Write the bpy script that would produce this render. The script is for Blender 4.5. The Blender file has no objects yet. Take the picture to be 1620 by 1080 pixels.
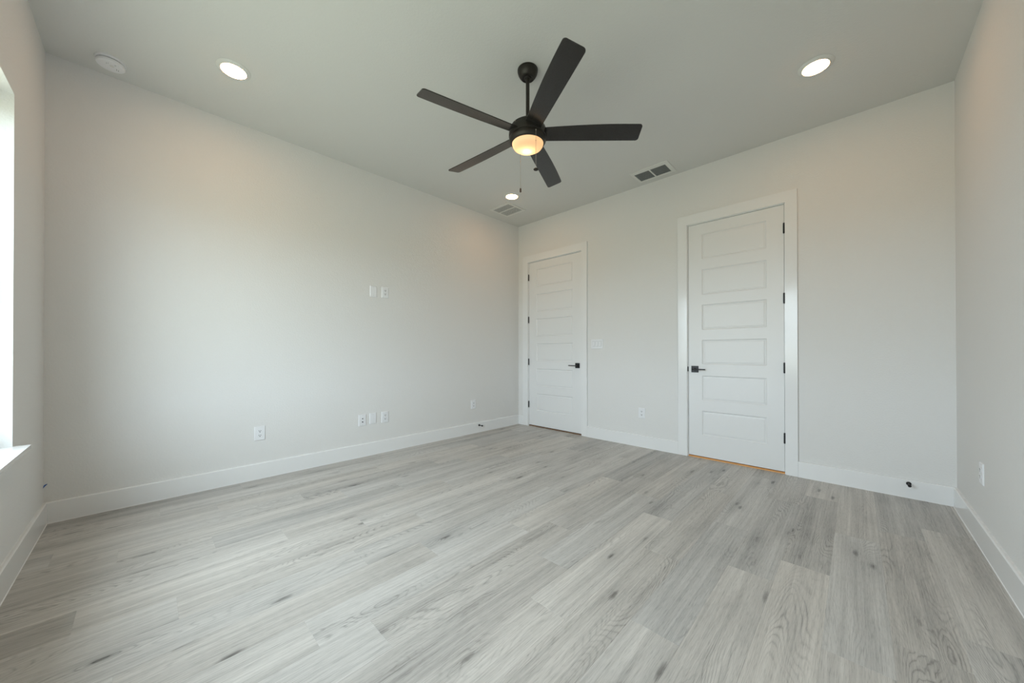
import bpy, bmesh, math, random
from mathutils import Vector, Matrix

S = bpy.context.scene
C = S.collection
PI = math.pi

# ------------------------------------------------------------------ camera
H = 3.048                                   # ten-foot ceiling
XL, XR, YF, YB = -3.764, 0.514, -0.455, 4.032   # left, right, window and door walls
F_PX, YAW, PITCH, ROLL, SHIFT, EYE = 561.98, 0.7694, 0.0044, -0.0008, 14.675, 1.1035
cam_data = bpy.data.cameras.new('camera')
cam = bpy.data.objects.new('camera', cam_data)
C.objects.link(cam)
cam_data.sensor_width = 36.0
cam_data.sensor_fit = 'HORIZONTAL'
cam_data.lens = F_PX / 1620 * 36
cam_data.shift_y = SHIFT / 1620
cam_data.clip_start = 0.02
_F = Vector((-math.sin(YAW) * math.cos(PITCH), math.cos(YAW) * math.cos(PITCH), math.sin(PITCH)))
_R = Vector((math.cos(YAW), math.sin(YAW), 0))
_U = _R.cross(_F)
_R2 = _R * math.cos(ROLL) + _U * math.sin(ROLL)
_U2 = -_R * math.sin(ROLL) + _U * math.cos(ROLL)
m = Matrix((_R2, _U2, -_F)).transposed().to_4x4()
m.translation = Vector((0, 0, EYE))
cam.matrix_world = m
S.camera = cam

# ------------------------------------------------------------------ world (overcast sky over a pale dry yard)
SKY, YARD = 10.9, 3.75
w = bpy.data.worlds.new('world')
S.world = w
w.use_nodes = True
nt = w.node_tree
nt.nodes.clear()
out = nt.nodes.new('ShaderNodeOutputWorld')
bg = nt.nodes.new('ShaderNodeBackground')
tc = nt.nodes.new('ShaderNodeTexCoord')
sx = nt.nodes.new('ShaderNodeSeparateXYZ')
rp = nt.nodes.new('ShaderNodeValToRGB')
mr = nt.nodes.new('ShaderNodeMapRange')
nt.links.new(tc.outputs['Generated'], sx.inputs[0])
nt.links.new(sx.outputs['Z'], mr.inputs['Value'])
mr.inputs['From Min'].default_value = -1
mr.inputs['From Max'].default_value = 1
nt.links.new(mr.outputs[0], rp.inputs[0])
k = YARD / SKY
e = rp.color_ramp.elements
e[0].position, e[0].color = 0.485, (0.96 * k, 1.0 * k, 0.80 * k, 1)
e[1].position, e[1].color = 0.515, (0.785, 0.895, 1.0, 1)
nt.links.new(rp.outputs[0], bg.inputs['Color'])
bg.inputs['Strength'].default_value = SKY
nt.links.new(bg.outputs[0], out.inputs[0])

# ------------------------------------------------------------------ exposure
S.view_settings.view_transform = 'Standard'
S.view_settings.look = 'None'
S.view_settings.gamma = 1.0
S.view_settings.use_curve_mapping = False
S.view_settings.exposure = 0.06
S.cycles.use_denoising = True
S.cycles.denoising_prefilter = 'NONE'
S.cycles.max_bounces = 14
S.cycles.diffuse_bounces = 9
S.cycles.transmission_bounces = 8
S.cycles.transparent_max_bounces = 12
S.cycles.sample_clamp_indirect = 8

CAN_W = 51.0        # emission strength of the ceiling discs
BULB_W = 56.0      # emission strength of the bulb in the fan

# window opening in the wall behind the camera
WX0, WX1, WZ0, WZ1 = -2.995, -0.26, 0.640, 2.385
WALL_T = 0.25
def portal(wid, loc, rot):                  # only guides sampling of the daylight; gives off nothing itself
    d = bpy.data.lights.new('window_portal', 'AREA')
    d.shape = 'RECTANGLE'
    d.size, d.size_y = wid, WZ1 - WZ0
    d.cycles.is_portal = True
    o = bpy.data.objects.new('window_portal', d)
    C.objects.link(o)
    o.location, o.rotation_euler = loc, rot
portal(WX1 - WX0, ((WX0 + WX1) / 2, YF - WALL_T - 0.01, (WZ0 + WZ1) / 2), (PI / 2, 0, 0))

# ------------------------------------------------------------------ materials
def mat(name, col, rough=0.5, metal=0.0, spec=0.5, bump=None, vary=0.0):
    M = bpy.data.materials.new(name)
    M.use_nodes = True
    n = M.node_tree
    b = n.nodes['Principled BSDF']
    b.inputs['Roughness'].default_value = rough
    b.inputs['Metallic'].default_value = metal
    b.inputs['Specular IOR Level'].default_value = spec
    b.inputs['Base Color'].default_value = (*col, 1)
    t = n.nodes.new('ShaderNodeTexCoord')
    if vary:
        ns = n.nodes.new('ShaderNodeTexNoise')
        ns.inputs['Scale'].default_value = 14
        ns.inputs['Detail'].default_value = 4
        n.links.new(t.outputs['Object'], ns.inputs['Vector'])
        mx = n.nodes.new('ShaderNodeMixRGB')
        mx.inputs[1].default_value = (*[c * (1 - vary) for c in col], 1)
        mx.inputs[2].default_value = (*[min(1, c * (1 + vary)) for c in col], 1)
        n.links.new(ns.outputs['Fac'], mx.inputs[0])
        n.links.new(mx.outputs[0], b.inputs['Base Color'])
    if bump:
        scale, strength, dist = bump
        ns = n.nodes.new('ShaderNodeTexNoise')
        ns.inputs['Scale'].default_value = scale
        ns.inputs['Detail'].default_value = 3
        ns.inputs['Roughness'].default_value = 0.5
        bp = n.nodes.new('ShaderNodeBump')
        bp.inputs['Strength'].default_value = strength
        bp.inputs['Distance'].default_value = dist
        n.links.new(t.outputs['Object'], ns.inputs['Vector'])
        n.links.new(ns.outputs['Fac'], bp.inputs['Height'])
        n.links.new(bp.outputs[0], b.inputs['Normal'])
    return M

def emit_mat(name, col, strength):
    M = bpy.data.materials.new(name)
    M.use_nodes = True
    n = M.node_tree
    n.nodes.clear()
    o = n.nodes.new('ShaderNodeOutputMaterial')
    em = n.nodes.new('ShaderNodeEmission')
    em.inputs['Color'].default_value = (*col, 1)
    em.inputs['Strength'].default_value = strength
    n.links.new(em.outputs[0], o.inputs[0])
    return M

WALL_COL = (0.73, 0.727, 0.715)
M_wall = mat('wall_paint', WALL_COL, 0.75, spec=0.25, bump=(95, 0.38, 0.005))
M_ceil = mat('ceiling_paint', (0.66, 0.665, 0.645), 0.85, spec=0.2, bump=(75, 0.3, 0.004))
M_trim = mat('trim_paint', (0.80, 0.805, 0.805), 0.14, spec=0.5, bump=(30, 0.04, 0.002))
M_door = mat('door_paint', (0.765, 0.77, 0.77), 0.36, spec=0.45, bump=(120, 0.05, 0.001))
M_plate = mat('white_plastic', (0.79, 0.80, 0.82), 0.3, vary=0.01)
M_slot = mat('dark_slot', (0.03, 0.03, 0.03), 0.6, vary=0.1)
M_black = mat('matte_black_metal', (0.018, 0.018, 0.02), 0.38, metal=0.3, vary=0.15)
M_fan = mat('bronze_black_metal', (0.030, 0.027, 0.023), 0.42, metal=0.55, vary=0.12)
M_blade = mat('dark_blade_finish', (0.017, 0.0155, 0.014), 0.24, spec=0.65, vary=0.15)
M_chrome = mat('brushed_chain_metal', (0.45, 0.40, 0.34), 0.3, metal=0.9, vary=0.1)
M_pend = mat('dark_wood_pull', (0.045, 0.02, 0.015), 0.4, vary=0.2)
M_vent = mat('vent_enamel', (0.71, 0.715, 0.69), 0.4, vary=0.01)
M_louver = mat('louver_enamel', (0.64, 0.66, 0.645), 0.45, vary=0.02)
M_louver_d = mat('grey_louver_enamel', (0.36, 0.39, 0.39), 0.5, vary=0.04)
M_duct = mat('duct_interior', (0.05, 0.055, 0.055), 0.8, vary=0.1)
M_tape = mat('blue_masking_tape', (0.02, 0.10, 0.33), 0.6, vary=0.08)
M_vinyl = mat('window_vinyl', (0.82, 0.83, 0.83), 0.35, vary=0.01)
M_rubber = mat('black_rubber', (0.012, 0.012, 0.012), 0.7, vary=0.1)
M_thresh_d = mat('brown_wood_threshold', (0.20, 0.115, 0.065), 0.5, vary=0.18)  # darker brown than the strip under the other door
M_thresh = mat('raw_wood_threshold', (0.72, 0.36, 0.12), 0.5, vary=0.18)
M_lens = emit_mat('led_lens', (1.0, 0.50, 0.21), CAN_W)
M_bulb = emit_mat('lamp_bulb', (1.0, 0.56, 0.24), BULB_W)

def glass_mat():
    M = bpy.data.materials.new('window_glass')
    M.use_nodes = True
    n = M.node_tree
    n.nodes.clear()
    o = n.nodes.new('ShaderNodeOutputMaterial')
    tr = n.nodes.new('ShaderNodeBsdfTransparent')
    tr.inputs[0].default_value = (0.93, 0.97, 0.95, 1)
    gl = n.nodes.new('ShaderNodeBsdfGlossy')
    gl.inputs['Roughness'].default_value = 0.0
    mx = n.nodes.new('ShaderNodeMixShader')
    lw = n.nodes.new('ShaderNodeLayerWeight')
    lw.inputs['Blend'].default_value = 0.5
    pw = n.nodes.new('ShaderNodeMath')
    pw.operation = 'POWER'
    pw.inputs[1].default_value = 5.0
    ma = n.nodes.new('ShaderNodeMath')
    ma.operation = 'MULTIPLY_ADD'
    ma.inputs[1].default_value = 0.92
    ma.inputs[2].default_value = 0.08
    n.links.new(lw.outputs['Facing'], pw.inputs[0])
    n.links.new(pw.outputs[0], ma.inputs[0])
    n.links.new(ma.outputs[0], mx.inputs[0])
    n.links.new(tr.outputs[0], mx.inputs[1])
    n.links.new(gl.outputs[0], mx.inputs[2])
    n.links.new(mx.outputs[0], o.inputs[0])
    return M
M_glass = glass_mat()

def shade_mat():
    M = bpy.data.materials.new('frosted_glass')
    M.use_nodes = True
    n = M.node_tree
    n.nodes.clear()
    o = n.nodes.new('ShaderNodeOutputMaterial')
    tl = n.nodes.new('ShaderNodeBsdfTranslucent')
    tl.inputs[0].default_value = (0.92, 0.86, 0.76, 1)
    df = n.nodes.new('ShaderNodeBsdfDiffuse')
    df.inputs[0].default_value = (0.85, 0.80, 0.72, 1)
    gl = n.nodes.new('ShaderNodeBsdfGlossy')
    gl.inputs['Roughness'].default_value = 0.25
    m1 = n.nodes.new('ShaderNodeMixShader')
    m1.inputs[0].default_value = 0.35
    m2 = n.nodes.new('ShaderNodeMixShader')
    m2.inputs[0].default_value = 0.03
    n.links.new(tl.outputs[0], m1.inputs[1])
    n.links.new(df.outputs[0], m1.inputs[2])
    n.links.new(m1.outputs[0], m2.inputs[1])
    n.links.new(gl.outputs[0], m2.inputs[2])
    n.links.new(m2.outputs[0], o.inputs[0])
    return M
M_shade = shade_mat()

# ------------------------------------------------------------------ floor material: grey oak planks
def floor_mat():
    M = bpy.data.materials.new('grey_oak_planks')
    M.use_nodes = True
    n = M.node_tree
    L = n.links.new
    b = n.nodes['Principled BSDF']
    def N(t, **kw):
        q = n.nodes.new(t)
        for a, v in kw.items():
            setattr(q, a, v)
        return q
    def math_(op, a, bb=None, c=None):
        q = N('ShaderNodeMath', operation=op)
        for i, v in enumerate((a, bb, c)):
            if v is None:
                continue
            if isinstance(v, (int, float)):
                q.inputs[i].default_value = v
            else:
                L(v, q.inputs[i])
        return q.outputs[0]
    puv = N('ShaderNodeAttribute', attribute_name='plank_uv')
    prn = N('ShaderNodeAttribute', attribute_name='plank_rand')
    s = N('ShaderNodeSeparateXYZ'); L(puv.outputs['Vector'], s.inputs[0])
    r = N('ShaderNodeSeparateXYZ'); L(prn.outputs['Vector'], r.inputs[0])
    u, v = s.outputs[0], s.outputs[1]
    r1, r2, r3 = r.outputs[0], r.outputs[1], r.outputs[2]
    def coords(su, sv, off):
        c = N('ShaderNodeCombineXYZ')
        L(math_('MULTIPLY', u, su), c.inputs[0])
        L(math_('MULTIPLY', v, sv), c.inputs[1])
        L(math_('MULTIPLY', r2, off), c.inputs[2])
        return c.outputs[0]
    def noise(vec, detail=2, rough=0.5, dist=0.0):
        q = N('ShaderNodeTexNoise')
        q.inputs['Scale'].default_value = 1
        q.inputs['Detail'].default_value = detail
        q.inputs['Roughness'].default_value = rough
        q.inputs['Distortion'].default_value = dist
        L(vec, q.inputs['Vector'])
        return q.outputs['Fac']
    def ramp(fac, stops):
        q = N('ShaderNodeValToRGB')
        el = q.color_ramp.elements
        while len(el) < len(stops):
            el.new(0.5)
        for i, (p, val) in enumerate(stops):
            el[i].position = p
            el[i].color = (val, val, val, 1)
        L(fac, q.inputs[0])
        return q.outputs[0]
    # knots
    vo = N('ShaderNodeTexVoronoi')
    vo.inputs['Scale'].default_value = 1
    vo.inputs['Randomness'].default_value = 1
    L(coords(9.5, 2.6, 90), vo.inputs['Vector'])
    vc = N('ShaderNodeSeparateColor'); L(vo.outputs['Color'], vc.inputs[0])
    pick = math_('GREATER_THAN', vc.outputs[0], 0.42)
    wob = math_('MULTIPLY', math_('SUBTRACT', noise(coords(60, 18, 31), 2), 0.5), 0.13)
    dist = math_('ADD', vo.outputs['Distance'], wob)
    knot = math_('MULTIPLY', ramp(dist, [(0.0, 1.0), (0.06, 0.8), (0.14, 0.0)]), pick)
    halo = math_('MULTIPLY', ramp(dist, [(0.0, 1.0), (0.20, 0.55), (0.55, 0.0)]), pick)
    # growth rings, bent around the knots
    f1 = noise(coords(4.2, 0.62, 70), 2, 0.42)
    f2 = noise(coords(18, 2.6, 44), 2, 0.5)
    f3 = noise(coords(120, 14, 37), 2, 0.6)
    d = math_('ADD', math_('MULTIPLY', f1, 52.0), math_('MULTIPLY', u, 60))
    d = math_('ADD', d, math_('MULTIPLY', f2, 1.9))
    d = math_('ADD', d, math_('MULTIPLY', f3, 0.45))
    d = math_('ADD', d, math_('MULTIPLY', halo, 5.0))
    ring = math_('MULTIPLY_ADD', math_('SINE', math_('MULTIPLY', d, 6.2832)), 0.5, 0.5)
    ringd = ramp(ring, [(0.0, 1.0), (0.10, 0.55), (0.30, 0.0)])
    ringl = ramp(ring, [(0.66, 0.0), (1.0, 1.0)])
    rmask = ramp(noise(coords(8, 1.1, 23), 2), [(0.47, 0.04), (0.63, 1.0)])
    # streaks and pores
    streak = noise(coords(44, 0.7, 57), 4, 0.6)
    pore = noise(coords(150, 2.2, 13), 4, 0.75)
    pored = ramp(noise(coords(620, 17, 19), 2, 0.6), [(0.0, 1.0), (0.38, 0.8), (0.47, 0.0)])
    blotch = noise(coords(9, 0.6, 99), 3, 0.55)
    val = math_('MULTIPLY_ADD', math_('SUBTRACT', r1, 0.5), 0.20, 1.03)
    val = math_('ADD', val, math_('MULTIPLY', math_('SUBTRACT', streak, 0.5), 0.62))
    val = math_('ADD', val, math_('MULTIPLY', math_('SUBTRACT', blotch, 0.5), 0.68))
    val = math_('ADD', val, math_('MULTIPLY', math_('SUBTRACT', pore, 0.5), 0.75))
    val = math_('SUBTRACT', val, math_('MULTIPLY', pored, 0.26))
    val = math_('SUBTRACT', val, math_('MULTIPLY', math_('MULTIPLY', ringd, rmask), 0.27))
    val = math_('ADD', val, math_('MULTIPLY', math_('MULTIPLY', ringl, rmask), 0.05))
    val = math_('SUBTRACT', val, math_('MULTIPLY', halo, 0.20))
    val = math_('SUBTRACT', val, math_('MULTIPLY', knot, 0.50))
    val = math_('MAXIMUM', val, 0.12)
    warm = N('ShaderNodeMixRGB')
    warm.inputs[1].default_value = (0.482, 0.457, 0.423, 1)
    warm.inputs[2].default_value = (0.457, 0.446, 0.427, 1)
    L(r3, warm.inputs[0])
    mul = N('ShaderNodeVectorMath', operation='SCALE')
    L(warm.outputs[0], mul.inputs[0]); L(val, mul.inputs['Scale'])
    L(mul.outputs[0], b.inputs['Base Color'])
    b.inputs['Roughness'].default_value = 0.42
    b.inputs['Specular IOR Level'].default_value = 0.4
    bp = N('ShaderNodeBump')
    bp.inputs['Strength'].default_value = 0.25
    bp.inputs['Distance'].default_value = 0.0006
    L(val, bp.inputs['Height']); L(bp.outputs[0], b.inputs['Normal'])
    return M
M_floor = floor_mat()

# ------------------------------------------------------------------ mesh helpers
def box(bm, x0, x1, y0, y1, z0, z1, bev=0.0, seg=2):
    r = bmesh.ops.create_cube(bm, size=1)
    vs = r['verts']
    for v in vs:
        v.co = Vector(((x0 + x1) / 2 + v.co.x * (x1 - x0), (y0 + y1) / 2 + v.co.y * (y1 - y0), (z0 + z1) / 2 + v.co.z * (z1 - z0)))
    if bev:
        es = list({e for v in vs for e in v.link_edges})
        bmesh.ops.bevel(bm, geom=es, offset=bev, segments=seg, affect='EDGES', profile=0.5)

def lathe(bm, prof, seg=48, mtx=None):
    """prof: list of (r, z); revolved about local Z; zero radii close the ends."""
    mtx = mtx or Matrix()
    rings = []
    for r, z in prof:
        if r < 1e-6:
            rings.append([bm.verts.new(mtx @ Vector((0, 0, z)))])
        else:
            rings.append([bm.verts.new(mtx @ Vector((r * math.cos(2 * PI * i / seg), r * math.sin(2 * PI * i / seg), z))) for i in range(seg)])
    for a, b in zip(rings, rings[1:]):
        for i in range(seg):
            j = (i + 1) % seg
            if len(a) == 1 and len(b) == 1:
                continue
            if len(a) == 1:
                bm.faces.new((a[0], b[j], b[i]))
            elif len(b) == 1:
                bm.faces.new((a[i], a[j], b[0]))
            else:
                bm.faces.new((a[i], a[j], b[j], b[i]))

def prism(bm, prof, axis_a, axis_b):
    """closed 2-D profile swept: prof gives points at end A and end B by the two functions."""
    A = [bm.verts.new(axis_a(p)) for p in prof]
    B = [bm.verts.new(axis_b(p)) for p in prof]
    n = len(prof)
    for i in range(n):
        j = (i + 1) % n
        bm.faces.new((A[i], A[j], B[j], B[i]))
    bm.faces.new(A[::-1]); bm.faces.new(B)

def obj(name, bm, material, parent=None, loc=(0, 0, 0), rot=(0, 0, 0), smooth=False, angle=None):
    bmesh.ops.remove_doubles(bm, verts=bm.verts, dist=1e-6)
    bmesh.ops.recalc_face_normals(bm, faces=bm.faces)
    me = bpy.data.meshes.new(name)
    if smooth:
        for f in bm.faces:
            f.smooth = True
        lim = angle or math.radians(35)
        for ed in bm.edges:
            if len(ed.link_faces) == 2 and ed.calc_face_angle(0) > lim:
                ed.smooth = False
    bm.to_mesh(me)
    bm.free()
    me.materials.append(material)
    o = bpy.data.objects.new(name, me)
    C.objects.link(o)
    o.location = loc
    o.rotation_euler = rot
    if parent:
        o.parent = parent
    return o

def tag(o, label, cat, group=None, kind=None):
    o['label'] = label
    o['category'] = cat
    if group:
        o['group'] = group
    if kind:
        o['kind'] = kind
    return o

def thing(name, label, cat, loc=(0, 0, 0), rotz=0.0, group=None, kind=None):
    o = bpy.data.objects.new(name, None)
    o.empty_display_size = 0.05
    C.objects.link(o)
    o.location = loc
    o.rotation_euler = (0, 0, rotz)
    return tag(o, label, cat, group, kind)

def copy_tree(o, parent=None):
    c = o.copy()
    C.objects.link(c)
    if parent:
        c.parent = parent
    for ch in list(o.children):
        copy_tree(ch, c)
    return c

# ------------------------------------------------------------------ room shell
# doors: (slab x0, slab x1, hinge side, casing outer x0, casing outer x1)
DOORS = [dict(x0=-3.549, x1=-2.622, hinge=-1, c0=-3.660, c1=-2.525),
         dict(x0=-1.284, x1=-0.468, hinge=1, c0=-1.388, c1=-0.370)]
SLAB_T, SLAB_B = 2.446, 0.019
JAMB, GAP = 0.019, 0.003
OPEN_T = SLAB_T + GAP + JAMB
POCKET = 0.13

def wall_with_holes(bm, xs, zs, holes, y0, y1, through):
    """front face at y0 with rectangular holes; through: holes open to y1, else closed pockets POCKET deep."""
    X0, X1 = xs
    Z0, Z1 = zs
    gx = sorted({X0, X1, *[h[0] for h in holes], *[h[1] for h in holes]})
    gz = sorted({Z0, Z1, *[h[2] for h in holes], *[h[3] for h in holes]})
    def face(*p):
        bm.faces.new([bm.verts.new(q) for q in p])
    def inhole(x, z):
        return any(h[0] < x < h[1] and h[2] < z < h[3] for h in holes)
    for a, b in zip(gx, gx[1:]):
        for c, d in zip(gz, gz[1:]):
            hole = inhole((a + b) / 2, (c + d) / 2)
            if not hole:
                face((a, y0, c), (b, y0, c), (b, y0, d), (a, y0, d))
            if not (hole and through):
                face((a, y1, c), (b, y1, c), (b, y1, d), (a, y1, d))
    for h in holes:
        yy = y1 if through else y0 + math.copysign(POCKET, y1 - y0)
        a, b, c, d = h
        face((a, y0, c), (a, yy, c), (a, yy, d), (a, y0, d))
        face((b, y0, c), (b, yy, c), (b, yy, d), (b, y0, d))
        face((a, y0, d), (b, y0, d), (b, yy, d), (a, yy, d))
        face((a, y0, c), (b, y0, c), (b, yy, c), (a, yy, c))
        if not through:
            face((a, yy, c), (b, yy, c), (b, yy, d), (a, yy, d))
    face((X0, y0, Z0), (X0, y1, Z0), (X0, y1, Z1), (X0, y0, Z1))
    face((X1, y0, Z0), (X1, y1, Z0), (X1, y1, Z1), (X1, y0, Z1))
    face((X0, y0, Z1), (X1, y0, Z1), (X1, y1, Z1), (X0, y1, Z1))
    face((X0, y0, Z0), (X1, y0, Z0), (X1, y1, Z0), (X0, y1, Z0))

T = WALL_T
bm = bmesh.new(); box(bm, XL - T, XL, YF - T, YB + T, -0.05, H)
tag(obj('wall_left', bm, M_wall), 'long plain white wall carrying the low voltage plates', 'wall', kind='structure')
bm = bmesh.new(); box(bm, XR, XR + T, YF - T, YB + T, -0.05, H)
tag(obj('wall_right', bm, M_wall), 'white wall at the right edge of the picture', 'wall', kind='structure')
bm = bmesh.new()
holes = [(D['x0'] - GAP - JAMB, D['x1'] + GAP + JAMB, 0.0, OPEN_T) for D in DOORS]
wall_with_holes(bm, (XL, XR), (-0.05, H), holes, YB, YB + T, False)
tag(obj('wall_back', bm, M_wall), 'white wall holding the two panelled doors', 'wall', kind='structure')
bm = bmesh.new()
wall_with_holes(bm, (XL, XR), (-0.05, H), [(WX0, WX1, WZ0 - 0.02, WZ1)], YF, YF - T, True)
tag(obj('wall_front', bm, M_wall), 'white wall at the left edge with the window opening', 'wall', kind='structure')
bm = bmesh.new(); box(bm, XL - T, XR + T, YF - T, YB + T, H, H + 0.12)
tag(obj('ceiling', bm, M_ceil), 'flat white ceiling with lights, vents and a fan', 'ceiling', kind='structure')

# floor: planks with their end joints where the photo shows them
PW, PX0, PLEN = 0.1921, 0.287, 1.187
JOINTS = {-1: 2.195, 0: 1.977, 1: 1.758, 2: 2.353, 3: 2.108, 4: 1.40, 5: 1.96, 6: 1.21, 7: 1.495, 8: 1.834, 9: 1.645,
          10: 1.113, 11: 0.81, 12: 1.287, 13: 0.986, 14: 0.592, 15: 0.28, 16: 1.085, 17: 0.84, 18: 1.55, 19: 1.261, 20: 1.74, -2: 1.0}
def make_floor():
    rnd = random.Random(11)
    bm = bmesh.new()
    luv = bm.loops.layers.float_vector.new('plank_uv')
    lrn = bm.loops.layers.float_vector.new('plank_rand')
    g, dz = 0.0008, 0.0006
    for row, j in JOINTS.items():
        xa, xb = PX0 - PW * (row + 1), PX0 - PW * row
        xa, xb = max(xa, XL), min(xb, XR)
        if xb - xa < 0.001:
            continue
        y = j
        while y > YF:
            y -= PLEN
        while y < YB:
            ya, yb2 = max(y, YF), min(y + PLEN, YB)
            if yb2 - ya > 0.004:
                rv = (rnd.random(), rnd.random(), rnd.random())
                o4 = [(xa, ya), (xb, ya), (xb, yb2), (xa, yb2)]
                i4 = [(xa + g, ya + g), (xb - g, ya + g), (xb - g, yb2 - g), (xa + g, yb2 - g)]
                vo = [bm.verts.new((p[0], p[1], -dz)) for p in o4]
                vi = [bm.verts.new((p[0], p[1], 0)) for p in i4]
                fs = [bm.faces.new(vi)] + [bm.faces.new((vo[q], vo[(q + 1) % 4], vi[(q + 1) % 4], vi[q])) for q in range(4)]
                for f in fs:
                    for lp in f.loops:
                        lp[luv] = (lp.vert.co.x - xa, lp.vert.co.y - y, 0)
                        lp[lrn] = rv
            y += PLEN
    # slab below the planks
    box(bm, XL, XR, YF, YB, -0.05, -dz - 0.0003)
    me = bpy.data.meshes.new('floor')
    bm.normal_update()
    bm.to_mesh(me); bm.free()
    me.materials.append(M_floor)
    o = bpy.data.objects.new('floor', me)
    C.objects.link(o)
    return o
tag(make_floor(), 'grey oak plank floor with dark knots and grain', 'floor', kind='structure')

# baseboards
BB_H, BB_T = 0.138, 0.0165
BB_PROF = [(0, 0), (BB_T + 0.003, 0), (BB_T, 0.004), (BB_T, BB_H - 0.006), (BB_T - 0.003, BB_H - 0.001), (BB_T - 0.006, BB_H), (0, BB_H)]
def baseboard(name, p0, p1, nrm, label, cut0=False, cut1=False):
    """p0, p1: wall-line ends; nrm: into the room; cut: mitred at an inside corner."""
    p0, p1, nrm = Vector(p0), Vector(p1), Vector(nrm)
    d = (p1 - p0).normalized()
    bm = bmesh.new()
    prism(bm, BB_PROF,
          lambda p: (*(p0 + nrm * p[0] + d * (p[0] if cut0 else 0)), p[1]),
          lambda p: (*(p1 + nrm * p[0] - d * (p[0] if cut1 else 0)), p[1]))
    return tag(obj(name, bm, M_trim), label, 'baseboard', kind='structure')
baseboard('baseboard_left', (XL, YF), (XL, YB - 0.0005), (1, 0), 'tall white baseboard along the long plain wall', True, True)
baseboard('baseboard_front', (XL, YF), (XR, YF), (0, 1), 'tall white baseboard under the window', True, True)
baseboard('baseboard_right', (XR, YF), (XR, YB), (-1, 0), 'tall white baseboard along the right wall', True, True)
baseboard('baseboard_back', (DOORS[0]['c1'] + 0.0005, YB), (DOORS[1]['c0'] - 0.0005, YB), (0, -1), 'white baseboard run between the two doors')
baseboard('baseboard_back', (DOORS[1]['c1'] + 0.0005, YB), (XR, YB), (0, -1), 'white baseboard run right of the nearer door', False, True)
baseboard('baseboard_back', (XL, YB), (DOORS[0]['c0'] - 0.0005, YB), (0, -1), 'very short white baseboard piece in the far corner', True, False)

# ------------------------------------------------------------------ doors
PANELS = [(2.075, 2.333), (1.702, 1.965), (1.337, 1.598), (0.978, 1.231), (0.605, 0.860), (0.242, 0.494)]
def panel_slab(bm, hw, stile, y, th):
    """six-panel moulded slab, local x in [-hw, hw], front face at y (facing -y)."""
    px = hw - stile
    rows = []
    zc = SLAB_B
    holes = sorted(PANELS)
    def quad(a, b, c, d):
        bm.faces.new([bm.verts.new(p) for p in (a, b, c, d)])
    def rect(x0, x1, z0, z1, yy=y):
        quad((x0, yy, z0), (x1, yy, z0), (x1, yy, z1), (x0, yy, z1))
    rect(-hw, -px, SLAB_B, SLAB_T); rect(px, hw, SLAB_B, SLAB_T)
    for z0, z1 in holes:
        rect(-px, px, zc, z0)
        zc = z1
        # moulding steps: (inset, depth)
        steps = [(0, 0), (0.004, 0.005), (0.010, 0.0085), (0.016, 0.0085), (0.019, 0.0045), (0.026, 0.0035)]
        for (i0, d0), (i1, d1) in zip(steps, steps[1:]):
            A = [(-px + i0, y + d0, z0 + i0), (px - i0, y + d0, z0 + i0), (px - i0, y + d0, z1 - i0), (-px + i0, y + d0, z1 - i0)]
            B = [(-px + i1, y + d1, z0 + i1), (px - i1, y + d1, z0 + i1), (px - i1, y + d1, z1 - i1), (-px + i1, y + d1, z1 - i1)]
            for q in range(4):
                quad(A[q], A[(q + 1) % 4], B[(q + 1) % 4], B[q])
        i1, d1 = steps[-1]
        rect(-px + i1, px - i1, z0 + i1, z1 - i1, y + d1)
    rect(-px, px, zc, SLAB_T)
    # edges and back
    b = y + th
    rect(-hw, hw, SLAB_B, SLAB_T, b)
    quad((-hw, y, SLAB_B), (-hw, b, SLAB_B), (-hw, b, SLAB_T), (-hw, y, SLAB_T))
    quad((hw, y, SLAB_B), (hw, b, SLAB_B), (hw, b, SLAB_T), (hw, y, SLAB_T))
    quad((-hw, y, SLAB_T), (hw, y, SLAB_T), (hw, b, SLAB_T), (-hw, b, SLAB_T))
    quad((-hw, y, SLAB_B), (hw, y, SLAB_B), (hw, b, SLAB_B), (-hw, b, SLAB_B))

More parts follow.
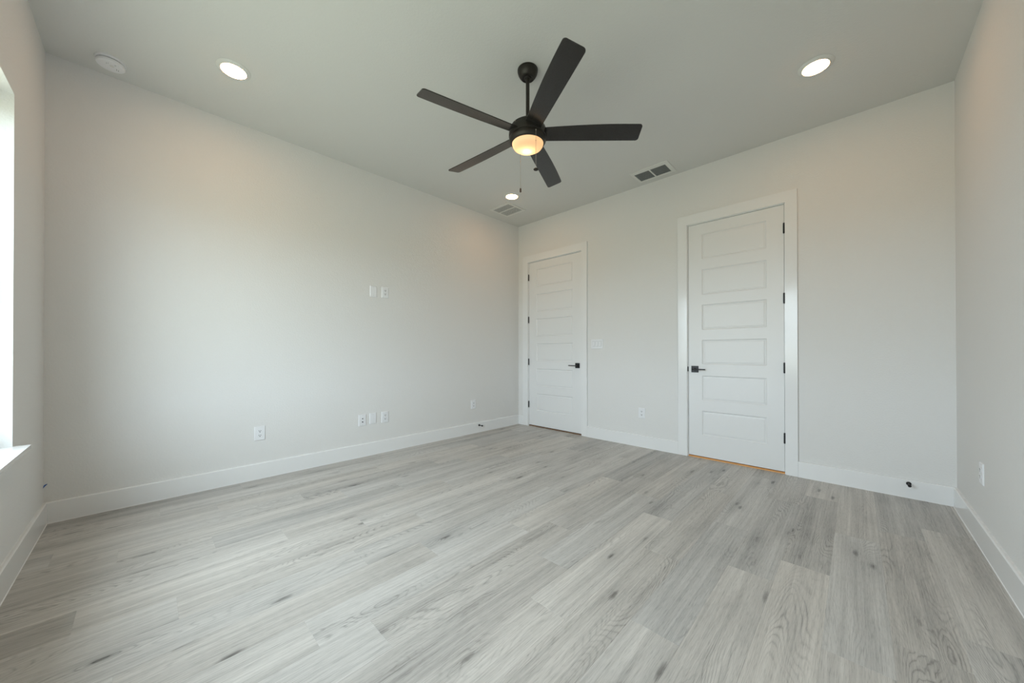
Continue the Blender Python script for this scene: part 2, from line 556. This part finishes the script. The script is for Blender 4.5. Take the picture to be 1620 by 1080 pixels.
def make_door(idx, D, label, trim_label, stile):
    cx = (D['x0'] + D['x1']) / 2
    hw = (D['x1'] - D['x0']) / 2
    root = thing('door_%d' % idx, label, 'door', (cx, YB, 0), kind='structure')
    yf = 0.006                                  # slab face just behind the wall plane
    bm = bmesh.new(); panel_slab(bm, hw, stile, yf, 0.038)
    bmesh.ops.remove_doubles(bm, verts=bm.verts, dist=1e-5)
    obj('door_panel', bm, M_door, root)
    # jamb lining and stop
    bm = bmesh.new()
    ji, jo = hw + GAP, hw + GAP + JAMB
    zt = SLAB_T + GAP
    box(bm, -jo + .0003, -ji, 0, POCKET - .001, 0.0005, zt + JAMB - .0003)
    box(bm, ji, jo - .0003, 0, POCKET - .001, 0.0005, zt + JAMB - .0003)
    box(bm, -ji, ji, 0, POCKET - .001, zt, zt + JAMB - .0003)
    ys = yf + 0.038 + 0.002
    box(bm, -ji, -ji + 0.012, ys, ys + 0.035, 0.0005, zt)
    box(bm, ji - 0.012, ji, ys, ys + 0.035, 0.0005, zt)
    box(bm, -ji + .012, ji - .012, ys, ys + 0.035, zt - 0.012, zt)
    obj('jamb', bm, M_trim, root)
    # raw wood strip showing under the slab
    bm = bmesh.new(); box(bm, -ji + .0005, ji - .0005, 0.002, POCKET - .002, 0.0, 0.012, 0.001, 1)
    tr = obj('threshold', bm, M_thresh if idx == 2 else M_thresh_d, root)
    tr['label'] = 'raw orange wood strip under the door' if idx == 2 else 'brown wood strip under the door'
    # hinges
    s = D['hinge']
    for z in (2.229, 1.593, 0.960, 0.324):
        bm = bmesh.new()
        hx = s * (hw + GAP / 2)
        prof = [(0, -0.050), (0.004, -0.049), (0.0045, -0.046), (0.0075, -0.0455)]
        for q in range(5):
            z0 = -0.0455 + q * 0.0182
            prof += [(0.0075, z0 + 0.0003), (0.0075, z0 + 0.0178), (0.0068, z0 + 0.018)]
        prof += [(0.0045, 0.046), (0.004, 0.049), (0, 0.050)]
        lathe(bm, prof, 20, Matrix.Translation((hx, yf - 0.0085, z)))
        box(bm, hx - 0.0012, hx + 0.0012, yf - 0.004, yf + 0.03, z - 0.0445, z + 0.0445)
        h = obj('hinge', bm, M_black, root, smooth=True)
        h['label'] = 'black butt hinge'
    # lever handle on the other side
    hx = -s * (hw - 0.0625)
    dirx = s
    hz = 0.925
    bm = bmesh.new(); box(bm, hx - 0.034, hx + 0.034, yf - 0.009, yf, hz - 0.034, hz + 0.034, 0.0015, 2)
    ro = obj('handle', bm, M_black, root)
    ro['label'] = 'matte black square rose and lever'
    bm = bmesh.new()
    lathe(bm, [(0, -0.009), (0.013, -0.009), (0.013, -0.020), (0.0105, -0.022), (0.0105, -0.050), (0, -0.050)], 24,
          Matrix.Translation((hx, yf, hz)) @ Matrix.Rotation(-PI / 2, 4, 'X'))
    bm2 = bm
    xa, xb = sorted((hx - dirx * 0.013, hx + dirx * 0.112))
    box(bm2, xa, xb, yf - 0.062, yf - 0.046, hz - 0.006, hz + 0.006, 0.003, 3)
    obj('lever', bm2, M_black, ro, smooth=True)
    # latch strike on the jamb
    if s > 0:
        bm = bmesh.new(); box(bm, -ji - 0.0085, -ji + 0.0008, -0.0016, 0.02, hz - 0.026, hz + 0.026, 0.0006, 1)
        obj('strike_plate', bm, M_black, root)
    # casing (trim round the opening)
    bm = bmesh.new()
    ci = ji + 0.006
    ct = 0.018
    zi, zo = zt + 0.006, 2.556
    o0, o1 = D['c0'] - cx, D['c1'] - cx
    P = [(o0, 0.0), (-ci, 0.0), (-ci, zi), (ci, zi), (ci, 0.0), (o1, 0.0), (o1, zo), (o0, zo)]
    def ring(y):
        return [bm.verts.new((x, y, z)) for x, z in P]
    A, B = ring(-ct), ring(-0.0002)
    for Q in (A, B):
        bm.faces.new((Q[0], Q[1], Q[2], Q[7])); bm.faces.new((Q[7], Q[2], Q[3], Q[6])); bm.faces.new((Q[3], Q[4], Q[5], Q[6]))
    for i in range(8):
        j = (i + 1) % 8
        bm.faces.new((A[i], A[j], B[j], B[i]))
    es = [e for e in bm.edges if all(abs(v.co.y + ct) < 1e-6 for v in e.verts) and len(e.link_faces) == 2
          and any(abs(f.calc_center_median().y + ct) > 1e-4 for f in e.link_faces)]
    bmesh.ops.bevel(bm, geom=es, offset=0.002, segments=2, affect='EDGES')
    o = obj('trim_%d' % idx, bm, M_trim, loc=(cx, YB, 0))
    tag(o, trim_label, 'door casing', kind='structure')
make_door(1, DOORS[0], 'white six-panel door in the far corner with hinges on its left', 'flat white casing around the door in the far corner', 0.142)
make_door(2, DOORS[1], 'nearer white six-panel door with black hinges on its right', 'flat white casing around the nearer door', 0.131)

# ------------------------------------------------------------------ window
def make_window(idx, label, WX0, WX1, n, loc, rotz):
    root = thing('window_%d' % idx, label, 'window', loc, rotz, kind='structure')
    hw = (WX1 - WX0) / 2
    # stool (sill board)
    bm = bmesh.new(); box(bm, -hw + .0005, hw - .0005, -WALL_T + 0.001, 0.0, WZ0 - 0.0195, WZ0)
    box(bm, -hw, hw, 0.0, 0.056, WZ0 - 0.0195, WZ0)
    obj('window_sill', bm, M_trim, root)
    ya, yb = -0.170, -0.100
    bm = bmesh.new()
    f = 0.045
    box(bm, -hw + .001, -hw + f, ya, yb, WZ0 + .0005, WZ1 - .0005)
    box(bm, hw - f, hw - .001, ya, yb, WZ0 + .0005, WZ1 - .0005)
    box(bm, -hw + f, hw - f, ya, yb, WZ0 + .0005, WZ0 + f)
    box(bm, -hw + f, hw - f, ya, yb, WZ1 - f, WZ1 - .0005)
    wu = (2 * hw - 2 * f) / n
    for i in range(1, n):
        x = -hw + f + i * wu
        box(bm, x - 0.04, x + 0.04, ya, yb, WZ0 + f, WZ1 - f)
    obj('window_frame', bm, M_vinyl, root)
    for i in range(n):
        x0 = -hw + f + i * wu + (0.04 if i else 0) + .0005
        x1 = -hw + f + (i + 1) * wu - (0.04 if i < n - 1 else 0) - .0005
        zm = (WZ0 + WZ1) / 2
        for z0, z1, yy in ((WZ0 + f + .0005, zm + 0.016, -0.130), (zm - 0.016, WZ1 - f - .0005, -0.157)):
            q = 0.035
            bm = bmesh.new()
            box(bm, x0, x0 + q, yy, yy + 0.025, z0, z1); box(bm, x1 - q, x1, yy, yy + 0.025, z0, z1)
            box(bm, x0 + q, x1 - q, yy, yy + 0.025, z0, z0 + q); box(bm, x0 + q, x1 - q, yy, yy + 0.025, z1 - q, z1)
            sa = obj('sash', bm, M_vinyl, root)
            bm = bmesh.new()
            vs = [bm.verts.new(p) for p in ((x0 + q, yy + .012, z0 + q), (x1 - q, yy + .012, z0 + q), (x1 - q, yy + .012, z1 - q), (x0 + q, yy + .012, z1 - q))]
            bm.faces.new(vs)
            obj('pane', bm, M_glass, sa)
make_window(1, 'tall white window opening at the left edge of the picture', WX0, WX1, 3, ((WX0 + WX1) / 2, YF, 0), 0)

# ------------------------------------------------------------------ wall plates and outlets (local: back on y = 0, facing -y)
PLW, PLH = 0.080, 0.121
def plate_mesh(bm, w_, h_, t=0.0065):
    prof = [(0, 0), (0.0, 0.003), (0.004, t)]
    for (i0, d0), (i1, d1) in zip(prof, prof[1:]):
        A = [(-w_ / 2 + i0, -d0, -h_ / 2 + i0), (w_ / 2 - i0, -d0, -h_ / 2 + i0), (w_ / 2 - i0, -d0, h_ / 2 - i0), (-w_ / 2 + i0, -d0, h_ / 2 - i0)]
        B = [(-w_ / 2 + i1, -d1, -h_ / 2 + i1), (w_ / 2 - i1, -d1, -h_ / 2 + i1), (w_ / 2 - i1, -d1, h_ / 2 - i1), (-w_ / 2 + i1, -d1, h_ / 2 - i1)]
        for q in range(4):
            bm.faces.new([bm.verts.new(p) for p in (A[q], A[(q + 1) % 4], B[(q + 1) % 4], B[q])])
    i1, d1 = prof[-1]
    for y, ii in ((-d1, i1), (0, 0)):
        bm.faces.new([bm.verts.new(p) for p in ((-w_ / 2 + ii, y, -h_ / 2 + ii), (w_ / 2 - ii, y, -h_ / 2 + ii), (w_ / 2 - ii, y, h_ / 2 - ii), (-w_ / 2 + ii, y, h_ / 2 - ii))])

def screw(parent, x, z, y=-0.0065, material=None):
    bm = bmesh.new()
    lathe(bm, [(0, 0), (0.0033, 0), (0.0030, 0.0008), (0, 0.0011)], 14, Matrix.Translation((x, y, z)) @ Matrix.Rotation(PI / 2, 4, 'X'))
    box(bm, x - 0.0028, x + 0.0028, y - 0.0013, y - 0.0007, z - 0.0004, z + 0.0004)
    obj('screw', bm, material or M_plate, parent)

def outlet(label, loc, rotz, group):
    t = thing('power_outlet', label, 'outlet', loc, rotz, group)
    bm = bmesh.new(); plate_mesh(bm, PLW, PLH)
    obj('cover_plate', bm, M_plate, t)
    for sz in (1, -1):
        zc = sz * 0.0195
        bm = bmesh.new()
        # rounded receptacle face with flat top and bottom
        pts = []
        for i in range(40):
            a = 2 * PI * i / 40
            pts.append((0.0172 * math.cos(a), max(-0.0138, min(0.0138, 0.0172 * math.sin(a)))))
        prism(bm, pts, lambda p: (p[0], -0.0066, zc + p[1]), lambda p: (p[0], -0.0090, zc + p[1]))
        rc = obj('receptacle', bm, M_plate, t)
        bm = bmesh.new()
        box(bm, -0.0081, -0.0048, -0.0094, -0.0089, zc - 0.0008, zc + 0.0088)
        box(bm, 0.0048, 0.0081, -0.0094, -0.0089, zc + 0.0002, zc + 0.0080)
        lathe(bm, [(0, 0), (0.0036, 0), (0.0036, 0.0005), (0, 0.0005)], 14, Matrix.Translation((0, -0.0089, zc - 0.0062)) @ Matrix.Rotation(PI / 2, 4, 'X'))
        obj('slots', bm, M_slot, rc)
    screw(t, 0, 0)
    return t

def blank_plate(label, loc, rotz, group):
    t = thing('blank_wall_plate', label, 'wall plate', loc, rotz, group)
    bm = bmesh.new(); plate_mesh(bm, PLW * 0.93, PLH * 0.97)
    obj('cover_plate', bm, M_plate, t)
    for z in (0.042, -0.042):
        screw(t, 0, z, material=M_louver)
    return t

def cable_plate(label, loc, rotz, group):
    t = thing('cable_wall_plate', label, 'wall plate', loc, rotz, group)
    bm = bmesh.new(); plate_mesh(bm, PLW, PLH)
    obj('cover_plate', bm, M_plate, t)
    for z in (0.048, -0.048):
        screw(t, 0, z, material=M_louver)
    bm = bmesh.new(); box(bm, -0.0085, 0.0085, -0.0085, -0.0066, 0.008, 0.025, 0.0006, 1)
    jk = obj('data_jack', bm, M_plate, t)
    bm = bmesh.new(); box(bm, -0.0058, 0.0058, -0.0089, -0.0083, 0.011, 0.020)
    box(bm, -0.003, 0.003, -0.0089, -0.0083, 0.0201, 0.0225)
    obj('port_opening', bm, M_slot, jk)
    bm = bmesh.new()
    lathe(bm, [(0, 0), (0.0062, 0), (0.0062, 0.003), (0.0047, 0.003), (0.0047, 0.011), (0.0, 0.011)], 18,
          Matrix.Translation((0, -0.0066, -0.018)) @ Matrix.Rotation(PI / 2, 4, 'X'))
    j = obj('coax_jack', bm, M_black, t)
    return t

RL, RR = PI / 2, -PI / 2      # facing +x (left wall) and -x (right wall)
G_out = 'white duplex outlets on the walls'
outlet('white outlet nearest the window wall, low on the long wall', (XL, 0.7015, 0.395), RL, G_out)
outlet('white outlet closing the row of three low plates on the long wall', (XL, 1.855, 0.388), RL, G_out)
outlet('white outlet low on the long wall above the black door stop', (XL, 3.125, 0.392), RL, G_out)
outlet('white outlet high on the long wall beside the blank plate', (XL, 1.855, 1.769), RL, G_out)
outlet('white outlet between the two doors below the light switches', (-1.796, YB, 0.394), 0, G_out)
outlet('white outlet on the right wall, seen nearly edge on', (XR, 3.316, 0.412), RR, G_out)
G_bl = 'blank white plates on the long wall'
blank_plate('blank white plate high on the long wall', (XL, 1.722, 1.765), RL, G_bl)
blank_plate('blank white plate in the middle of the low row of three', (XL, 1.718, 0.391), RL, G_bl)
cable_plate('white plate with dark cable jacks, first in the low row of three', (XL, 1.603, 0.386), RL, 'cable plates')

# three-gang switch
t = thing('light_switch', 'wide white plate of three rocker switches between the doors', 'light switch', (-2.385, YB, 1.211))
bm = bmesh.new(); plate_mesh(bm, 0.172, 0.125)
obj('cover_plate', bm, M_plate, t)
for i in (-1, 0, 1):
    x = i * 0.046
    bm = bmesh.new()
    box(bm, x - 0.0175, x + 0.0175, -0.0078, -0.0066, -0.034, 0.034)
    fr = obj('rocker_gap_shade', bm, M_louver_d, t)  # grey colour stands in for the shadowed gap round the rocker
    bm = bmesh.new()
    # rocker: two slopes meeting at the middle
    prism(bm, [(-0.0079, -0.032), (-0.0112, -0.032), (-0.0088, 0.0), (-0.0083, 0.032), (-0.0079, 0.032)],
          lambda p: (x - 0.0158, p[0], p[1]), lambda p: (x + 0.0158, p[0], p[1]))
    obj('rocker', bm, M_plate, t)

# ------------------------------------------------------------------ door stops
def door_stop(label, loc, rotz):
    t = thing('door_stop', label, 'door stop', loc, rotz, 'black baseboard door stops')
    R = Matrix.Rotation(PI / 2, 4, 'X')
    bm = bmesh.new()
    lathe(bm, [(0, 0), (0.014, 0), (0.014, 0.003), (0.009, 0.007), (0.0055, 0.009), (0.0050, 0.058), (0.0, 0.058)], 24, R)
    obj('post', bm, M_black, t, smooth=True)
    bm = bmesh.new()
    lathe(bm, [(0, 0.055), (0.0088, 0.055), (0.0098, 0.060), (0.0098, 0.070), (0.0080, 0.074), (0, 0.075)], 24, R)
    obj('rubber_tip', bm, M_rubber, t, smooth=True)
door_stop('black door stop on the baseboard of the long wall', (XL + BB_T, 3.215, 0.098), RL)
door_stop('black door stop on the baseboard right of the nearer door', (0.282, YB - BB_T, 0.110), 0)

# ------------------------------------------------------------------ blue tape scrap in the corner
bm = bmesh.new()
pts = []
for i in range(11):
    a = i / 10
    # curls from the window wall round the corner onto the long wall
    ang = a * PI / 2
    pts.append((XL + 0.0008 + 0.014 * (1 - math.sin(ang)) ** 1.3, YF + 0.0008 + 0.016 * (1 - math.cos(ang)) ** 1.3, 0.235 + 0.020 * math.sin(ang)))
wd = [0.002 + 0.010 * math.sin(PI * min(1, (i + 0.6) / 11)) for i in range(11)]
low = [bm.verts.new((x, y, z - ww)) for (x, y, z), ww in zip(pts, wd)]
top = [bm.verts.new((x, y, z)) for (x, y, z) in pts]
for i in range(10):
    bm.faces.new((low[i], low[i + 1], top[i + 1], top[i]))
bmesh.ops.solidify(bm, geom=list(bm.faces), thickness=0.0003)
tag(obj('masking_tape', bm, M_tape), 'scrap of blue masking tape above the baseboard in the left corner', 'tape')

# ------------------------------------------------------------------ ceiling things
def recessed_light(label, x, y, first=None):
    g = 'recessed ceiling lights'
    if first:
        t = copy_tree(first)
        t.location = (x, y, H)
        t['label'] = label
        return t
    t = thing('recessed_light', label, 'ceiling light', (x, y, H), 0, g)
    bm = bmesh.new()
    lathe(bm, [(0, 0), (0.096, 0), (0.0965, -0.0015), (0.095, -0.003), (0.080, -0.007), (0.0750, -0.013), (0.0715, -0.0135), (0.0715, -0.006), (0, -0.006)], 64)
    obj('trim_ring', bm, M_vent, t, smooth=True)
    bm = bmesh.new()
    lathe(bm, [(0, -0.0062), (0.0705, -0.0062), (0.0705, -0.0135), (0.064, -0.0165), (0.04, -0.0178), (0, -0.0182)], 64)
    obj('lens', bm, M_lens, t, smooth=True)
    return t
LX0, LX1, LY0, LY1 = -3.066, -0.190, 0.418, 3.165
l0 = recessed_light('lit recessed light near the smoke detector', LX0, LY0)
recessed_light('lit recessed light above the nearer door, right of the fan', LX1, LY1, l0)
recessed_light('lit recessed light in the far corner beside the square vent', LX0, LY1, l0)
recessed_light('lit recessed light overhead behind the camera', LX1, LY0, l0)

t = thing('smoke_detector', 'round white smoke detector on the ceiling by the left corner', 'smoke detector', (-3.565, -0.165, H))
bm = bmesh.new()
lathe(bm, [(0, 0), (0.0725, 0), (0.0725, -0.009), (0.071, -0.011), (0.062, -0.0112), (0, -0.0112)], 64)
obj('base_ring', bm, M_plate, t, smooth=True)
bm = bmesh.new()
lathe(bm, [(0, -0.0112), (0.060, -0.0112), (0.060, -0.0165), (0, -0.0165)], 64)
obj('sensor_gap', bm, M_louver_d, t, smooth=True)
bm = bmesh.new()
lathe(bm, [(0, -0.0165), (0.064, -0.0165), (0.0665, -0.0185), (0.0665, -0.031), (0.064, -0.0345), (0.058, -0.0365), (0.0565, -0.0355), (0.0555, -0.0368), (0, -0.0385)], 64)
bd = obj('cover', bm, M_plate, t, smooth=True)
bm = bmesh.new()
lathe(bm, [(0, 0), (0.011, 0), (0.010, -0.0016), (0, -0.002)], 24, Matrix.Translation((0.012, 0.006, -0.0381)))
obj('test_button', bm, M_vent, bd, smooth=True)
for a, b, c, d in ((0.026, -0.018, 0.006, 0.0012), (0.033, -0.010, 0.004, 0.0012), (-0.012, 0.026, 0.010, 0.0014), (-0.018, 0.034, 0.008, 0.0014), (0.034, 0.022, 0.0015, 0.004)):
    bm = bmesh.new()
    box(bm, a - c, a + c, b - d, b + d, -0.0386, -0.0370)
    obj('sound_slot', bm, M_louver_d, bd)

def vent(label, x0, x1, y0, y1, openings, louver_mat, tilt, pitch, group, wide=0.0058):
    cx, cy = (x0 + x1) / 2, (y0 + y1) / 2
    t = thing('ceiling_vent', label, 'vent', (cx, cy, H), 0, group)
    gx = sorted({x0, x1, *[v for o in openings for v in o[:2]]})
    gy = sorted({y0, y1, *[v for o in openings for v in o[2:]]})
    bm = bmesh.new()
    zt, zb = 0.0, -0.007
    for a, b in zip(gx, gx[1:]):
        for c, d in zip(gy, gy[1:]):
            mx, my = (a + b) / 2, (c + d) / 2
            if any(o[0] < mx < o[1] and o[2] < my < o[3] for o in openings):
                continue
            e = 0.004
            for z in (zb, zt):
                bm.faces.new([bm.verts.new((p - cx, q - cy, z)) for p, q in ((a, c), (b, c), (b, d), (a, d))])
    for (a, b, c, d) in [(x0, x1, y0, y1)] + list(openings):
        P = [(a, c), (b, c), (b, d), (a, d)]
        for i in range(4):
            p, q = P[i], P[(i + 1) % 4]
            bm.faces.new([bm.verts.new(v) for v in ((p[0] - cx, p[1] - cy, zb), (q[0] - cx, q[1] - cy, zb), (q[0] - cx, q[1] - cy, zt), (p[0] - cx, p[1] - cy, zt))])
    fr = obj('vent_frame', bm, M_vent, t)
    for (a, b, c, d) in openings:
        bm = bmesh.new()
        box(bm, a - cx, b - cx, c - cy, d - cy, -0.0012, -0.0002)
        obj('duct_opening', bm, M_duct, t)
        bm = bmesh.new()
        n = int((d - c) / pitch)
        st = (d - c) / n
        for i in range(n):
            yc = c + (i + 0.5) * st - cy
            dy, dz = math.cos(tilt) * wide, abs(math.sin(tilt)) * 0.0050
            s = 1 if tilt > 0 else -1
            # a thin slanted blade
            prism(bm, [(yc - dy, -0.0038 - s * dz / 2), (yc + dy, -0.0038 + s * dz / 2), (yc + dy, -0.0046 + s * dz / 2), (yc - dy, -0.0046 - s * dz / 2)],
                  lambda p: (a - cx, p[0], p[1]), lambda p: (b - cx, p[0], p[1]))
        obj('louver', bm, louver_mat, t)
    return t
vent('white framed vent with two dark grilles above the wall between the doors', -1.770, -1.368, 3.670, 3.943,
     [(-1.745, -1.584, 3.728, 3.918), (-1.569, -1.411, 3.727, 3.916)], M_louver_d, 0.5, 0.0135, 'ceiling vents')
vent('square white vent with pale grilles in the far corner of the ceiling', -3.585, -3.232, 3.260, 3.608,
     [(-3.557, -3.263, 3.300, 3.422), (-3.557, -3.263, 3.438, 3.577)], M_louver, 0.42, 0.0125, 'ceiling vents', 0.0064)

# ------------------------------------------------------------------ ceiling fan
FX, FY = -1.619, 1.829
FH0 = 5.746      # bearing of the blade that points toward the camera
def make_fan():
    t = thing('ceiling_fan', 'dark bronze five-blade ceiling fan with a lit bowl light', 'ceiling fan', (FX, FY, H))
    Z = lambda z: z - H
    bm = bmesh.new()
    lathe(bm, [(0, 0), (0.069, 0), (0.070, -0.002), (0.0695, -0.012), (0.0655, -0.028), (0.058, -0.043), (0.049, -0.055), (0.042, -0.0605), (0.039, -0.061), (0.037, -0.057), (0.0, -0.054)], 64)
    obj('canopy', bm, M_fan, t, smooth=True)
    bm = bmesh.new()
    lathe(bm, [(0, -0.045), (0.026, -0.045), (0.027, -0.052), (0.022, -0.062), (0.0135, -0.066), (0.0128, -0.070), (0.0128, Z(2.692)), (0.022, Z(2.690)), (0.024, Z(2.672)), (0, Z(2.672))], 40)
    obj('downrod', bm, M_fan, t, smooth=True)
    bm = bmesh.new()
    lathe(bm, [(0, Z(2.684)), (0.040, Z(2.683)), (0.075, Z(2.677)), (0.098, Z(2.668)), (0.112, Z(2.657)), (0.1175, Z(2.648)),
               (0.1165, Z(2.6465)), (0.112, Z(2.646)), (0.112, Z(2.641)), (0.1205, Z(2.6405)), (0.1235, Z(2.637)), (0.1275, Z(2.622)), (0.130, Z(2.604)),
               (0.130, Z(2.590)), (0.1285, Z(2.580)), (0.1255, Z(2.5775)), (0.1235, Z(2.5765)), (0.0, Z(2.5765))], 72)
    mh = obj('motor_housing', bm, M_fan, t, smooth=True)
    for a in (FH0 + 0.98, FH0 + 3.1, FH0 + 5.2):
        bm = bmesh.new()
        lathe(bm, [(0, 0), (0.004, 0), (0.0035, 0.002), (0, 0.0028)], 12,
              Matrix.Translation((0.1185 * math.cos(a), 0.1185 * math.sin(a), Z(2.6455))) @ Matrix.Rotation(a, 4, 'Z') @ Matrix.Rotation(PI / 2, 4, 'Y'))
        sc = obj('screw', bm, M_chrome, mh, smooth=True)
    # light fitter ring and bowl
    bm = bmesh.new()
    lathe(bm, [(0, Z(2.5765)), (0.126, Z(2.5765)), (0.1275, Z(2.573)), (0.1265, Z(2.561)), (0.122, Z(2.548)), (0.114, Z(2.538)), (0.1105, Z(2.5355)),
               (0.1080, Z(2.536)), (0.1080, Z(2.556)), (0, Z(2.570))], 72)
    lk = obj('light_kit', bm, M_fan, t, smooth=True)
    bm = bmesh.new()
    prof_o = [(0.1072, Z(2.545)), (0.1070, Z(2.535)), (0.1045, Z(2.525)), (0.097, Z(2.5135)), (0.083, Z(2.5045)), (0.062, Z(2.4985)), (0.032, Z(2.4955)), (0, Z(2.495))]
    prof_i = [(max(0, r - 0.003), z + 0.003) for r, z in prof_o[::-1]]
    lathe(bm, prof_o, 72)
    gs = obj('glass_shade', bm, M_shade, lk, smooth=True)
    gs['label'] = 'glowing frosted glass bowl'
    bm = bmesh.new()
    lathe(bm, [(0, 0.020), (0.008, 0.019), (0.011, 0.012), (0.016, 0.004), (0.018, -0.004), (0.0165, -0.010), (0.011, -0.0155), (0, -0.018)], 24,
          Matrix.Translation((0.02 * math.cos(FH0 + PI), 0.02 * math.sin(FH0 + PI), Z(2.5365))))
    obj('bulb', bm, M_bulb, lk, smooth=True)
    # blades
    def blade_bm():
        bm = bmesh.new()
        r0, r1 = 0.112, 0.762
        n = 26
        rad = 0.020
        top = []
        def width(s):           # (one edge straight, the other gently bowed)
            a = -(0.052 + 0.019 * math.sin(PI * s * 0.66) - 0.003 * s)
            b = 0.054 + 0.008 * s
            return a, b
        out = []
        for i in range(n + 1):
            s = i / n
            r = r0 + (r1 - rad - r0) * s
            out.append((r, width(s)[0]))
        a1, b1 = width(1)
        for i in range(1, 8):
            g = -PI / 2 + i / 8 * PI / 2
            out.append((r1 - rad + rad * math.cos(g), a1 + rad + rad * math.sin(g)))
        for i in range(0, 8):
            g = i / 8 * PI / 2
            out.append((r1 - rad + rad * math.cos(g), b1 - rad + rad * math.sin(g)))
        for i in range(n, -1, -1):
            s = i / n
            r = r0 + (r1 - rad - r0) * s
            out.append((r, width(s)[1]))
        th = 0.0028
        A = [bm.verts.new((x, y, th)) for x, y in out]
        B = [bm.verts.new((x, y, -th)) for x, y in out]
        m_ = len(out)
        for i in range(m_):
            j = (i + 1) % m_
            bm.faces.new((A[i], A[j], B[j], B[i]))
        bm.faces.new(A); bm.faces.new(B[::-1])
        return bm
    me = None
    for k_ in range(5):
        if me is None:
            o = obj('blade', blade_bm(), M_blade, t)
            me = o.data
        else:
            o = bpy.data.objects.new('blade', me)
            C.objects.link(o)
            o.parent = t
        # clockwise edge (seen from above) is the raised one
        o.matrix_local = Matrix.Translation((0, 0, Z(2.604))) @ Matrix.Rotation(FH0 + k_ * 2 * PI / 5, 4, 'Z') @ Matrix.Rotation(math.radians(0.9), 4, 'Y') @ Matrix.Rotation(math.radians(-15), 4, 'X')
    # pull chains: one behind the bowl, one in front
    cr, sr = math.cos(YAW), math.sin(YAW)
    def chain(rx, dp, z0, z1, kind, label):
        x, y = rx * cr - dp * sr, rx * sr + dp * cr
        bm = bmesh.new()
        # eyelet on the ring, then beads
        box(bm, x - 0.003, x + 0.003, y - 0.003, y + 0.003, Z(z0) - 0.004, Z(z0) + 0.004, 0.001, 1)
        z = z0
        prof = []
        while z > z1 + 0.001:
            prof += [(0.0006, Z(z)), (0.0013, Z(z - 0.0012)), (0.0013, Z(z - 0.0024)), (0.0006, Z(z - 0.0036))]
            z -= 0.004
        lathe(bm, prof, 8, Matrix.Translation((x, y, 0)))
        ch = obj('pull_chain', bm, M_chrome, t, smooth=True)
        ch['label'] = label
        bm = bmesh.new()
        Mx = Matrix.Translation((x, y, Z(z1)))
        if kind == 'barrel':
            lathe(bm, [(0, 0.004), (0.003, 0.003), (0.0055, 0.0), (0.0066, -0.010), (0.0066, -0.024), (0.005, -0.027), (0, -0.027)], 20, Mx)
        else:
            lathe(bm, [(0, 0.004), (0.004, 0.003), (0.012, -0.001), (0.0165, -0.006), (0.0165, -0.009), (0.012, -0.013), (0, -0.015)], 28, Mx)
        obj('pull_knob', bm, M_pend if kind == 'barrel' else M_fan, ch, smooth=True)
        bm = bmesh.new()
        lathe(bm, [(0, 0.004), (0.0022, 0.003), (0.0028, 0), (0.0022, -0.003), (0, -0.004)], 12, Matrix.Translation((x, y, Z((z0 * 0.72 + z1 * 0.28)))))
        obj('chain_connector', bm, M_chrome, ch, smooth=True)
    chain(-0.047, 0.119, 2.555, 2.285, 'barrel', 'pull chain with a small barrel knob')
    chain(0.048, -0.125, 2.558, 2.305, 'disc', 'pull chain with a wide round knob')
make_fan()
